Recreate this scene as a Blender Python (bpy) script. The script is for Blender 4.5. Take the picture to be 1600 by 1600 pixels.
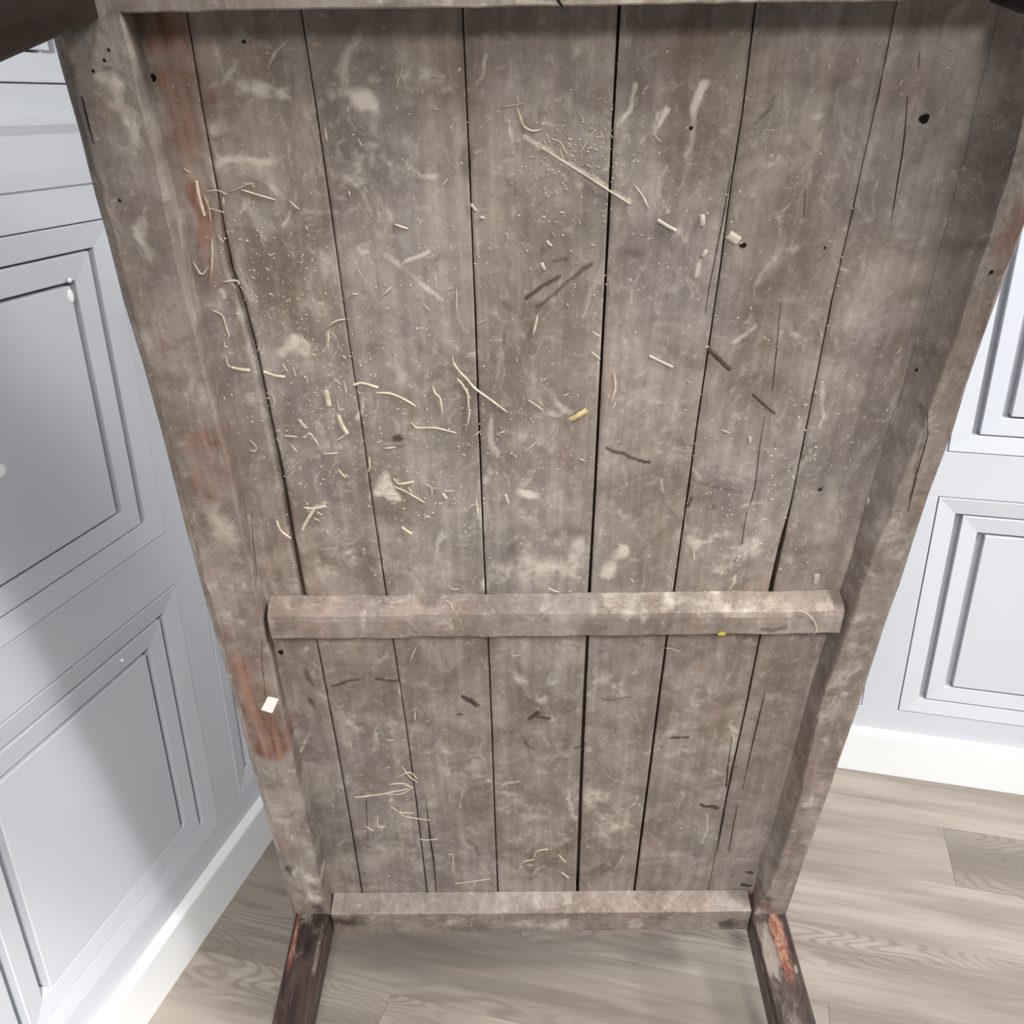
import bpy, math, random
import numpy as np
from mathutils import Vector, Matrix

# ------------------------------------------------------------------ clear
for o in list(bpy.data.objects):
    bpy.data.objects.remove(o, do_unlink=True)
scene = bpy.context.scene
COL = scene.collection
rng = random.Random(7)
nrg = np.random.default_rng(11)

# ------------------------------------------------------------------ camera
CAM_H = 1.5
CAMR = np.array([[0.99990817, -0.00549947, -0.01238548],      # right
                 [-0.01355154, -0.40578166, -0.91386957],     # down
                 [0.0, 0.91395350, -0.40581892]])             # forward
FPX = 1436.54
cam_data = bpy.data.cameras.new('camera')
cam_data.sensor_width = 36.0
cam_data.lens = FPX / 1600.0 * 36.0
cam_data.clip_start = 0.02
cam = bpy.data.objects.new('camera', cam_data)
COL.objects.link(cam)
cam.matrix_world = Matrix(((CAMR[0][0], -CAMR[1][0], -CAMR[2][0], 0),
                           (CAMR[0][1], -CAMR[1][1], -CAMR[2][1], 0),
                           (CAMR[0][2], -CAMR[1][2], -CAMR[2][2], CAM_H),
                           (0, 0, 0, 1)))
scene.camera = cam

# ------------------------------------------------------------------ world, lamps of the room and added spots
world = bpy.data.worlds.new('room_world')
scene.world = world
world.use_nodes = True
world.node_tree.nodes['Background'].inputs[0].default_value = (0.9, 0.95, 1.0, 1)
world.node_tree.nodes['Background'].inputs[1].default_value = 0.3

def area_lamp(name, loc, target, sx, sy, power, color):
    l = bpy.data.lights.new(name, 'AREA')
    l.shape = 'RECTANGLE'; l.size = sx; l.size_y = sy
    l.energy = power; l.color = color
    o = bpy.data.objects.new(name, l)
    COL.objects.link(o)
    o.location = loc
    d = Vector(target) - Vector(loc)
    o.rotation_euler = d.to_track_quat('-Z', 'Y').to_euler()
    return o
def spot_lamp(name, loc, target, cone, power, color, blend=1.0, radius=.12):
    l = bpy.data.lights.new(name, 'SPOT')
    l.energy = power; l.color = color; l.spot_size = math.radians(cone); l.spot_blend = blend; l.shadow_soft_size = radius
    o = bpy.data.objects.new(name, l); COL.objects.link(o); o.location = loc
    o.rotation_euler = (Vector(target) - Vector(loc)).to_track_quat('-Z', 'Y').to_euler()
    return o
# ceiling lamps overhead, behind the photographer and at the right; added unseen spots aimed at the table and the walls
area_lamp('ceiling_lamp_overhead', (1.1, 0.2, 2.66), (0.9, 0.5, 0.0), 0.4, 0.4, 34, (1.0, 0.97, 0.925))
area_lamp('ceiling_lamp_behind', (0.15, -1.8, 2.62), (0.1, 1.0, 0.9), 0.6, 0.45, 13, (1.0, 0.965, 0.91))
area_lamp('ceiling_lamp_beside', (2.55, -0.35, 2.62), (1.0, 1.6, 0.6), 0.3, 0.3, 20, (0.97, 0.985, 1.0))
spot_lamp('added_spot_table', (0.2, -1.3, 2.5), (0.1, 1.1, 0.0), 56, 205, (1.0, 0.965, 0.92), 1.0, .22)  # added to brighten the lower half of the table
spot_lamp('added_spot_wall', (0.3, -1.2, 2.55), (-0.82, 0.47, 0.05), 27, 380, (1.0, 0.985, 0.96), .6, .10)  # added to make the pool of light low on the left wall
spot_lamp('added_spot_back_wall', (2.7, -0.3, 2.55), (1.75, 1.75, 0.75), 64, 235, (0.97, 0.985, 1.0), 1.0, .15)  # added to brighten the back wall

scene.view_settings.view_transform = 'Standard'
scene.view_settings.look = 'None'
scene.view_settings.gamma = 1.0
scene.view_settings.use_curve_mapping = False
scene.view_settings.exposure = 0.72

# ------------------------------------------------------------------ frames of reference
# table: tipped up on its end legs, underside to the room; u across, v up along the top, w out of the underside
TK = 1.58
T_U = np.array([0.99996851, -0.00793590, 0.0])
T_V = -np.array([0.00187216, 0.23590256, -0.97177491])
T_W = -np.array([0.00771191, 0.97174431, 0.23590999])
T_O = np.array([0.02540761, 0.73667158, -0.80507934]) * TK          # relative to the camera
T_M = np.array([T_U, T_V, T_W])
TABLE_MW = Matrix(((T_U[0], T_V[0], T_W[0], T_O[0]),
                   (T_U[1], T_V[1], T_W[1], T_O[1]),
                   (T_U[2], T_V[2], T_W[2], T_O[2] + CAM_H),
                   (0, 0, 0, 1)))
_o = -(T_M @ T_O)
def ray(px, py):
    return CAMR.T @ np.array([(px - 800) / FPX, (py - 800) / FPX, 1.0])
def tp(px, py, w=0.0):
    """measured photo point -> (u, v) on the table plane at height w"""
    d = T_M @ ray(px, py)
    k = (w - _o[2]) / d[2]
    p = _o + k * d
    return p[0], p[1]
def mpp(px, py, w=0.0):
    a = tp(px, py, w); b = tp(px + 4, py, w)
    return abs(b[0] - a[0]) / 4
# room corner and wall directions
A_DL = np.array([0.25731037, 0.96632881, 0.0])
A_DR = np.array([0.96632881, -0.25731037, 0.0])
CORNER = np.array([-0.41609833, 2.14445792, 0.0])

# ------------------------------------------------------------------ helpers
def tag(o, label=None, cat=None, group=None, kind=None):
    if label: o['label'] = label
    if cat: o['category'] = cat
    if group: o['group'] = group
    if kind: o['kind'] = kind
    return o
def link(name, me, mat=None, parent=None, mw=None):
    o = bpy.data.objects.new(name, me)
    COL.objects.link(o)
    if parent is not None: o.parent = parent
    if mw is not None: o.matrix_world = mw
    if mat is not None and len(me.materials) == 0: me.materials.append(mat)
    return o
def mesh(name, verts, faces, smooth=False):
    me = bpy.data.meshes.new(name)
    me.from_pydata([tuple(map(float, v)) for v in verts], [], faces)
    me.update()
    me.polygons.foreach_set('use_smooth', [smooth] * len(me.polygons))
    return me
def box_vf(x0, x1, y0, y1, z0, z1):
    v = [(x0, y0, z0), (x1, y0, z0), (x1, y1, z0), (x0, y1, z0), (x0, y0, z1), (x1, y0, z1), (x1, y1, z1), (x0, y1, z1)]
    f = [(0, 3, 2, 1), (4, 5, 6, 7), (0, 1, 5, 4), (1, 2, 6, 5), (2, 3, 7, 6), (3, 0, 4, 7)]
    return v, f
def bevel(o, w, seg=2):
    m = o.modifiers.new('edge', 'BEVEL'); m.width = w; m.segments = seg; m.limit_method = 'ANGLE'; m.angle_limit = 0.6
    return o
def box(name, x0, x1, y0, y1, z0, z1, mat, parent=None, bev=0.0):
    v, f = box_vf(x0, x1, y0, y1, z0, z1)
    o = link(name, mesh(name, v, f), mat, parent)
    if bev: bevel(o, bev)
    return o

# ------------------------------------------------------------------ materials
class NT:
    def __init__(self, name):
        self.m = bpy.data.materials.new(name); self.m.use_nodes = True
        self.t = self.m.node_tree
        self.b = self.t.nodes['Principled BSDF']
    def n(self, typ, **kw):
        nd = self.t.nodes.new(typ)
        for k, v in kw.items(): setattr(nd, k, v)
        return nd
    def put(self, sock, val):
        if isinstance(val, bpy.types.NodeSocket): self.t.links.new(val, sock)
        else:
            if isinstance(val, (tuple, list)) and len(val) == 3 and sock.type == 'RGBA': val = (*val, 1)
            sock.default_value = val
    def coord(self, which='Object'):
        return self.n('ShaderNodeTexCoord').outputs[which]
    def mapping(self, vec, scale=(1, 1, 1), loc=(0, 0, 0), rot=(0, 0, 0)):
        m = self.n('ShaderNodeMapping')
        self.put(m.inputs['Vector'], vec); self.put(m.inputs['Scale'], scale)
        self.put(m.inputs['Location'], loc); self.put(m.inputs['Rotation'], rot)
        return m.outputs[0]
    def noise(self, vec, scale, detail=4, rough=.55, dist=0.0):
        t = self.n('ShaderNodeTexNoise')
        self.put(t.inputs['Vector'], vec); self.put(t.inputs['Scale'], scale)
        self.put(t.inputs['Detail'], detail); self.put(t.inputs['Roughness'], rough); self.put(t.inputs['Distortion'], dist)
        return t.outputs['Fac']
    def math(self, op, a, b=0.0, c=None, clamp=False):
        m = self.n('ShaderNodeMath', operation=op, use_clamp=clamp)
        self.put(m.inputs[0], a); self.put(m.inputs[1], b)
        if c is not None: self.put(m.inputs[2], c)
        return m.outputs[0]
    def ss(self, v, lo, hi, t0=0.0, t1=1.0):
        r = self.n('ShaderNodeMapRange', interpolation_type='SMOOTHSTEP')
        self.put(r.inputs['Value'], v); self.put(r.inputs['From Min'], lo); self.put(r.inputs['From Max'], hi)
        self.put(r.inputs['To Min'], t0); self.put(r.inputs['To Max'], t1)
        return r.outputs[0]
    def mix(self, fac, a, b, blend='MIX'):
        m = self.n('ShaderNodeMix', data_type='RGBA', blend_type=blend)
        self.put(m.inputs[0], fac); self.put(m.inputs[6], a); self.put(m.inputs[7], b)
        return m.outputs[2]
    def attr(self, name):
        a = self.n('ShaderNodeAttribute', attribute_name=name)
        s = self.n('ShaderNodeSeparateColor')
        self.t.links.new(a.outputs['Color'], s.inputs[0])
        return s.outputs[0], s.outputs[1], s.outputs[2]
    def rand(self):
        return self.n('ShaderNodeObjectInfo').outputs['Random']
    def bump(self, h, strength=.3, dist=.001):
        b = self.n('ShaderNodeBump')
        self.put(b.inputs['Height'], h); self.put(b.inputs['Strength'], strength); self.put(b.inputs['Distance'], dist)
        self.t.links.new(b.outputs[0], self.b.inputs['Normal'])
    def out(self, col, rough=.7, spec=.3):
        self.put(self.b.inputs['Base Color'], col); self.put(self.b.inputs['Roughness'], rough)
        self.put(self.b.inputs['Specular IOR Level'], spec)
        return self.m

def plain(name, col, rough=.6, spec=.3, var=.08, scale=40):
    n = NT(name)
    v = n.noise(n.coord(), scale, 3)
    c = n.mix(n.ss(v, .3, .7), tuple(x * (1 - var) for x in col), tuple(min(1, x * (1 + var)) for x in col))
    return n.out(c, rough, spec)

def old_wood(name, warm=(0.268, 0.200, 0.149), cool=(0.318, 0.273, 0.262), grain=1.0):
    n = NT(name)
    co = n.coord()
    r = n.rand()
    off = n.n('ShaderNodeCombineXYZ')
    n.put(off.inputs[0], n.math('MULTIPLY', r, 7.0)); n.put(off.inputs[1], n.math('MULTIPLY', r, 13.0))
    add = n.n('ShaderNodeVectorMath', operation='ADD')
    n.put(add.inputs[0], co); n.put(add.inputs[1], off.outputs[0])
    cg = add.outputs[0]
    light, dark, red = n.attr('mask')
    hue = n.noise(n.mapping(co, (2.6, 1.5, 2.6)), 1.6, 4, .6, .4)
    base = n.mix(n.ss(hue, .36, .60), warm, cool)
    hue2 = n.noise(n.mapping(co, (5, 3.5, 5), loc=(11, 4, 2)), 1.6, 4, .6, .6)
    base = n.mix(n.ss(hue2, .46, .66, 0, .55), base, (0.24, 0.226, 0.19))
    cloud = n.noise(co, 11, 9, .68, .6)
    base = n.mix(n.ss(cloud, .33, .68, 0, .92), n.mix(.5, base, (0.10, 0.082, 0.072)), n.mix(.34, base, (0.55, 0.50, 0.45)))
    gr = n.noise(n.mapping(cg, (75, 3.2, 75)), 1.0, 6, .6, .15)
    base = n.mix(n.ss(gr, .36, .70, .34 * grain, 0), base, (0.075, 0.055, 0.045))
    # dust: pale streaks and speckle
    sm = n.noise(n.mapping(co, (24, 12, 24), rot=(0, 0, .5)), 1.0, 7, .66, 2.2)
    base = n.mix(n.ss(sm, .54, .78, 0, .56), base, (0.56, 0.52, 0.46))
    sm2 = n.noise(n.mapping(co, (60, 30, 40), rot=(0, 0, -.7)), 1.0, 6, .7, 1.4)
    base = n.mix(n.ss(sm2, .57, .80, 0, .45), base, (0.56, 0.52, 0.47))
    dk = n.noise(n.mapping(co, (14, 9, 14), loc=(3, 5, 1)), 1.0, 8, .72, 1.0)
    base = n.mix(n.ss(dk, .53, .73, 0, .52), base, (0.115, 0.095, 0.085))
    sp = n.noise(co, 420, 2, .5)
    base = n.mix(n.ss(sp, .66, .78, 0, .55), base, (0.62, 0.58, 0.51))
    sp2 = n.noise(n.mapping(co, (1, 1, 1), loc=(9, 2, 4)), 260, 2, .5)
    base = n.mix(n.ss(sp2, .66, .76, 0, .5), base, (0.085, 0.07, 0.06))
    mo = n.noise(co, 75, 5, .7, .4)
    base = n.mix(n.ss(mo, .54, .72, 0, .30), base, (0.58, 0.53, 0.47))
    base = n.mix(n.ss(mo, .30, .46, .34, 0), base, (0.12, 0.10, 0.09))
    # stains, smears and marks with a place of their own
    e = n.noise(co, 60, 6, .65, .8)
    ee = n.math('SUBTRACT', e, .5)
    lm = n.ss(n.math('ADD', light, n.math('MULTIPLY', ee, .9)), .12, .80, 0, .88)
    lm = n.math('MULTIPLY', lm, n.ss(light, 0, .14))
    base = n.mix(lm, base, (0.60, 0.545, 0.465))
    rm = n.ss(n.math('ADD', red, n.math('MULTIPLY', n.math('ADD', ee, n.math('SUBTRACT', gr, .5)), .7)), .1, .9, 0, .9)
    rm = n.math('MULTIPLY', rm, n.ss(red, 0, .12))
    base = n.mix(rm, base, n.mix(n.ss(gr, .4, .62), (0.120, 0.056, 0.036), (0.265, 0.142, 0.098)))
    dm = n.ss(n.math('ADD', dark, n.math('MULTIPLY', ee, .5)), .12, .85, 0, .93)
    dm = n.math('MULTIPLY', dm, n.ss(dark, 0, .12))
    base = n.mix(dm, base, (0.052, 0.040, 0.034))
    h = n.math('ADD', n.math('MULTIPLY', gr, .6), n.math('ADD', n.math('MULTIPLY', cloud, .5), n.math('MULTIPLY', e, .35)))
    n.bump(h, .45, .0016)
    return n.out(base, .72, .25)

def lacquer(name):
    n = NT(name)
    co = n.coord()
    light, dark, red = n.attr('mask')
    c = n.noise(n.mapping(co, (30, 30, 5)), 1.0, 7, .65, .6)
    base = n.mix(n.ss(c, .35, .7), (0.018, 0.011, 0.009), (0.060, 0.036, 0.029))
    w = n.noise(n.mapping(co, (60, 60, 25)), 1.0, 6, .7, 1.0)
    base = n.mix(n.ss(w, .54, .78, 0, .6), base, (0.20, 0.165, 0.145))
    e = n.math('SUBTRACT', n.noise(n.mapping(co, (90, 90, 30)), 1.0, 6, .65, .6), .5)
    def m(ch, k): return n.math('MULTIPLY', n.ss(n.math('ADD', ch, n.math('MULTIPLY', e, 1.5)), .2, .8, 0, k), n.ss(ch, 0, .12))
    base = n.mix(m(light, .9), base, (0.24, 0.205, 0.18))
    base = n.mix(m(red, .95), base, n.mix(n.ss(w, .40, .58), (0.15, 0.045, 0.032), (0.29, 0.165, 0.11)))
    base = n.mix(m(dark, .95), base, (0.015, 0.009, 0.008))
    n.bump(n.math('ADD', c, w), .25, .001)
    return n.out(base, n.ss(w, .4, .7, .30, .55), .5)

def floor_oak(name):
    n = NT(name)
    co = n.coord()
    r = n.rand()
    off = n.n('ShaderNodeCombineXYZ')
    n.put(off.inputs[0], n.math('MULTIPLY', r, 31.0)); n.put(off.inputs[1], n.math('MULTIPLY', r, 17.0)); n.put(off.inputs[2], n.math('MULTIPLY', r, 5.0))
    add = n.n('ShaderNodeVectorMath', operation='ADD')
    n.put(add.inputs[0], co); n.put(add.inputs[1], off.outputs[0])
    p = add.outputs[0]
    field = n.noise(n.mapping(p, (1.7, 7.5, 1)), 1.0, 2.2, .42, .35)
    rings = n.math('SINE', n.math('MULTIPLY', field, 190.0))
    where = n.ss(n.noise(n.mapping(p, (1.2, 4.0, 1), loc=(4, 7, 0)), 1.0, 2), .44, .60)
    fib = n.noise(n.mapping(p, (7, 150, 1)), 1.0, 5, .6)
    band = n.noise(n.mapping(p, (1.3, 13, 1), loc=(2, 1, 0)), 1.0, 5, .6, .3)
    tone = n.mix(r, (0.225, 0.194, 0.166), (0.385, 0.336, 0.287))
    c = n.mix(n.ss(band, .38, .66, 0, .85), tone, n.mix(.7, tone, (0.130, 0.107, 0.089)))
    c = n.mix(n.math('MULTIPLY', n.ss(rings, -.2, 1, 0, .5), where), c, (0.135, 0.108, 0.086))
    c = n.mix(n.ss(fib, .5, .75, 0, .28), c, (0.14, 0.112, 0.09))
    c = n.mix(n.ss(fib, .25, .45, .25, 0), c, (0.43, 0.375, 0.315))
    kn = n.noise(n.mapping(p, (5, 14, 1), loc=(8, 3, 0)), 1.0, 2)
    c = n.mix(n.ss(kn, .72, .80, 0, .7), c, (0.13, 0.10, 0.08))
    n.bump(fib, .08, .0004)
    return n.out(c, .42, .4)

M_WOOD = old_wood('weathered_underside_wood')
M_RAIL = old_wood('weathered_rail_wood', (0.222, 0.150, 0.112), (0.262, 0.220, 0.196), .7)
M_LACQ = lacquer('worn_dark_lacquer')
M_TOP = plain('dark_top_lacquer', (0.020, 0.011, 0.009), .3, .5, .3)
M_FLOOR = floor_oak('grey_oak_boards')
M_FLOORB = plain('floor_underlay', (0.12, 0.10, 0.085), .7)
M_WALL = plain('pale_grey_wall_paint', (0.53, 0.555, 0.60), .38, .4, .012, 3)
M_BASE = plain('white_gloss_paint', (0.72, 0.735, 0.745), .3, .45, .01, 3)
M_CEIL = plain('ceiling_paint', (0.60, 0.60, 0.59), .8, .2, .01, 3)
M_BLOB = plain('white_paint_drip', (0.86, 0.87, 0.89), .4, .4, .02)
M_STRAW = plain('dry_straw', (0.54, 0.465, 0.345), .7, .2, .18, 90)
M_STRAW2 = plain('grey_straw', (0.42, 0.375, 0.305), .75, .2, .18, 90)
M_CHIP = plain('pale_paint_flake', (0.44, 0.40, 0.345), .7, .2, .1, 90)
M_DARKCHIP = plain('dark_splinter_wood', (0.085, 0.058, 0.045), .7, .2, .25, 90)
M_LEAF = plain('dry_leaf', (0.52, 0.40, 0.22), .7, .2, .2, 200)
M_HOLE = plain('dark_hollow', (0.012, 0.009, 0.008), .9, .05, .1)
M_PAPER = plain('white_paper', (0.86, 0.84, 0.79), .7, .2, .01)
M_YEL = plain('yellow_paint', (0.50, 0.38, 0.05), .6, .2, .1)

# ------------------------------------------------------------------ room shell
def basis(origin, X, Y):
    return Matrix(((X[0], Y[0], 0, origin[0]), (X[1], Y[1], 0, origin[1]), (0, 0, 1, 0), (0, 0, 0, 1)))
MW_LEFT = basis(CORNER, -A_DL, A_DR)        # x: distance from the corner towards the room, y: out of the wall
MW_BACK = basis(CORNER, -A_DR, -A_DL)       # x: minus distance from the corner
CEIL = 2.7
LEN_L, LEN_B = 6.2, 5.0
REC = 0.026                                 # depth of the panel grooves

def frame_piece(name, x0, x1, z0, z1, sx, sz, y0, y1, mat, parent, bev=.0016, drop=.0015):
    o = [(x0, z0), (x1, z0), (x1, z1), (x0, z1)]
    i = [(x0 + sx, z0 + sz), (x1 - sx, z0 + sz), (x1 - sx, z1 - sz), (x0 + sx, z1 - sz)]
    v = [(x, y1, z) for x, z in o] + [(x, y1 - drop, z) for x, z in i] + [(x, y0, z) for x, z in o] + [(x, y0, z) for x, z in i]
    f = []
    for k in range(4):
        j = (k + 1) % 4
        f += [(k, 4 + k, 4 + j, j), (8 + k, k, j, 8 + j), (4 + k, 12 + k, 12 + j, 4 + j), (12 + k, 8 + k, 8 + j, 12 + j)]
    me = mesh(name, v, f)
    import bmesh
    bm = bmesh.new(); bm.from_mesh(me); bmesh.ops.recalc_face_normals(bm, faces=bm.faces); bm.to_mesh(me); bm.free()
    ob = link(name, me, mat, parent)
    bevel(ob, bev)
    return ob

ROWS = [(.178, .727), (.828, 1.351), (1.532, 2.42)]
def panelled_wall(name, mw, length, sgn, label):
    w = box(name, min(0, sgn * length), max(0, sgn * length), -.12, -REC, 0, CEIL, M_WALL)
    w.matrix_world = mw
    tag(w, label, 'wall', kind='structure')
    cols = []
    x = .075
    while x + .566 < 3.0:
        cols.append((x, x + .566)); x += .6465
    def sx(a, b): return (min(sgn * a, sgn * b), max(sgn * a, sgn * b))
    g = .0016
    # rails run the whole width, stiles between the panels
    xe = cols[-1][1]
    for z0, z1 in ((0, ROWS[0][0]), (ROWS[0][1], ROWS[1][0]), (ROWS[1][1], ROWS[2][0]), (ROWS[2][1], CEIL)):
        a, b = sx(0, length)
        bevel(box('wall_rail', a, b, -REC, 0, z0, z1, M_WALL, w), .0012)
    for z0, z1 in ROWS:
        prev = 0.0
        for c0, c1 in cols + [(length, None)]:
            a, b = sx(prev, c0)
            bevel(box('wall_stile', a, b, -REC, 0, z0, z1, M_WALL, w), .0012)
            prev = c1
        for c0, c1 in cols:
            a, b = sx(c0, c1)
            frame_piece('panel_moulding', a + g, b - g, z0 + g, z1 - g, .039, .0365, -REC, .002, M_WALL, w, drop=.0055)
            frame_piece('panel_moulding', a + .0555, b - .0555, z0 + .041, z1 - .041, .035, .037, -REC, -.001, M_WALL, w, drop=.004)
            bevel(box('panel_field', a + .1065, b - .1065, -REC, -.002, z0 + .0825, z1 - .0825, M_WALL, w), .0016)
    # moulded ledge above the second row
    prof = [(0, 1.400), (.005, 1.403), (.007, 1.425), (.007, 1.470), (.012, 1.482), (.012, 1.487), (.003, 1.494), (.001, 1.512), (0, 1.522)]
    a, b = sx(.0, length)
    v = [(a, y, z) for y, z in prof] + [(b, y, z) for y, z in prof]
    k = len(prof)
    f = [(i, i + 1, k + i + 1, k + i) for i in range(k - 1)] + [tuple(range(k)), tuple(reversed(range(k, 2 * k)))]
    link('ledge_moulding', mesh('ledge_moulding', v, f), M_WALL, w)
    return w
wall_l = panelled_wall('wall_left', MW_LEFT, LEN_L, 1, 'grey panelled wall on the left of the table')
wall_b = panelled_wall('wall_back', MW_BACK, LEN_B, -1, 'bright white panelled wall behind the table at right')

def baseboard(name, mw, length, sgn, label):
    prof = [(0, 0), (.017, 0), (.017, .106), (.0155, .110), (.003, .117), (0, .118)]
    a, b = 0, sgn * length
    v = [(a, y, z) for y, z in prof] + [(b, y, z) for y, z in prof]
    k = len(prof)
    f = [(i, (i + 1) % k, k + (i + 1) % k, k + i) for i in range(k)] + [tuple(range(k)), tuple(reversed(range(k, 2 * k)))]
    me = mesh(name, v, f)
    import bmesh
    bm = bmesh.new(); bm.from_mesh(me); bmesh.ops.recalc_face_normals(bm, faces=bm.faces); bm.to_mesh(me); bm.free()
    o = link(name, me, M_BASE); o.matrix_world = mw
    return tag(o, label, 'baseboard', kind='structure')
baseboard('baseboard_left', MW_LEFT, LEN_L, 1, 'white baseboard along the left wall')
baseboard('baseboard_back', MW_BACK, LEN_B, -1, 'white baseboard along the back wall')

# plain walls that close the room behind the photographer, ceiling
def wbox(name, x0, x1, y0, y1, z0, z1, mat, label, cat):
    o = box(name, x0, x1, y0, y1, z0, z1, mat); o.matrix_world = MW_LEFT
    return tag(o, label, cat, kind='structure')
wbox('wall_right', 0, LEN_L, LEN_B, LEN_B + .1, 0, CEIL, M_WALL, 'plain wall on the far right side of the room', 'wall')
wbox('wall_front', LEN_L, LEN_L + .1, 0, LEN_B, 0, CEIL, M_WALL, 'plain wall behind the photographer', 'wall')
wbox('ceiling', 0, LEN_L, 0, LEN_B, CEIL, CEIL + .1, M_CEIL, 'plain white ceiling', 'ceiling')

# floor: underlay slab and separate boards running along the back wall
floor = box('floor', -.1, LEN_L, -.1, LEN_B, -.05, -.004, M_FLOORB)
floor.matrix_world = MW_LEFT
tag(floor, 'floor of grey oak-look boards under the tipped table', 'floor', kind='structure')
BW = 0.1745
JOINTS = {1: 1.470, 3: 0.62, 4: 1.199, 2: 1.93, 0: 1.02, 5: .42, 6: 1.55, 7: .86}
board_mesh = {}
def board_obj(x0, x1, row):
    # x: distance from the back wall, y: distance along it (local to the left wall frame)
    L = x1 - x0
    key = round(L, 3)
    if key not in board_mesh:
        v, f = box_vf(-L / 2 + .0003, L / 2 - .0003, -BW / 2 + .0003, BW / 2 - .0003, -.004, 0)
        board_mesh[key] = mesh('floor_board', v, f)
        board_mesh[key].materials.append(M_FLOOR)
    o = bpy.data.objects.new('floor_board', board_mesh[key])
    COL.objects.link(o); o.parent = floor
    # board local x runs along the back wall
    o.matrix_local = Matrix(((0, -1, 0, (row + .5) * BW), (1, 0, 0, (x0 + x1) / 2), (0, 0, 1, 0), (0, 0, 0, 1)))
for row in range(14):
    j = JOINTS.get(row, (row * .47) % 1.29)
    x = j
    while x > 0: x -= 1.29
    while x < 3.3:
        a, b = max(0, x), min(3.4, x + 1.29)
        if b - a > .03: board_obj(a, b, row)
        x += 1.29
box('floor_field', 14 * BW + .001, LEN_L, 0, LEN_B, -.004, 0, M_FLOOR, floor)
box('floor_field', 0, 14 * BW, 3.401, LEN_B, -.004, 0, M_FLOOR, floor)

# small drips of white paint on the left wall
def wall_pt(px, py, yoff):
    n = A_DR; P = CORNER - np.array([0, 0, CAM_H]) + n * yoff
    d = ray(px, py); w = d * ((P @ n) / (d @ n)) + np.array([0, 0, CAM_H])
    return (w - CORNER) @ (-A_DL), w[2]
def blob(name, mat, cx, cy, cz, rx, ry, rz, parent, seg=10):
    v = []; f = []
    for i in range(5):
        a = i / 4 * math.pi / 2
        for j in range(seg):
            b = 2 * math.pi * j / seg
            v.append((cx + rx * math.cos(a) * math.cos(b), cy + ry * math.sin(a), cz + rz * math.cos(a) * math.sin(b)))
    for i in range(4):
        for j in range(seg):
            f.append((i * seg + j, i * seg + (j + 1) % seg, (i + 1) * seg + (j + 1) % seg, (i + 1) * seg + j))
    return link(name, mesh(name, v, f, True), mat, parent)
for px, py, rx, rz in ((108, 438, .004, .004), (110, 463, .006, .011), (1, 736, .011, .010), (190, 1032, .003, .003)):
    x, z = wall_pt(px, py, -.002)
    blob('paint_drip', M_BLOB, x, -.002, z, rx, .004, rz, wall_l)

# ------------------------------------------------------------------ the table
table = bpy.data.objects.new('tipped_table', None)
COL.objects.link(table)
table.empty_display_size = .1
table.matrix_world = TABLE_MW
tag(table, 'old plank-bottomed wooden table tipped on end, dusty underside facing out', 'table')
W_PL = -0.038            # planks lie this far behind the face of the rails
V_BOT, V_TOP = -0.060, 1.446
OVER = 0.022

def curve_uv(pts, w):
    q = sorted([tp(x, y, w) for x, y in pts], key=lambda t: t[1])
    us = np.array([t[0] for t in q]); vs = np.array([t[1] for t in q])
    def ev(v):
        v = np.asarray(v, float)
        r = np.interp(v, vs, us)
        k0 = (us[min(3, len(us) - 1)] - us[0]) / (vs[min(3, len(us) - 1)] - vs[0]); k1 = (us[-1] - us[max(0, len(us) - 4)]) / (vs[-1] - vs[max(0, len(us) - 4)])
        r = np.where(v < vs[0], us[0] + (v - vs[0]) * k0, r)
        return np.where(v > vs[-1], us[-1] + (v - vs[-1]) * k1, r)
    return ev

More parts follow.
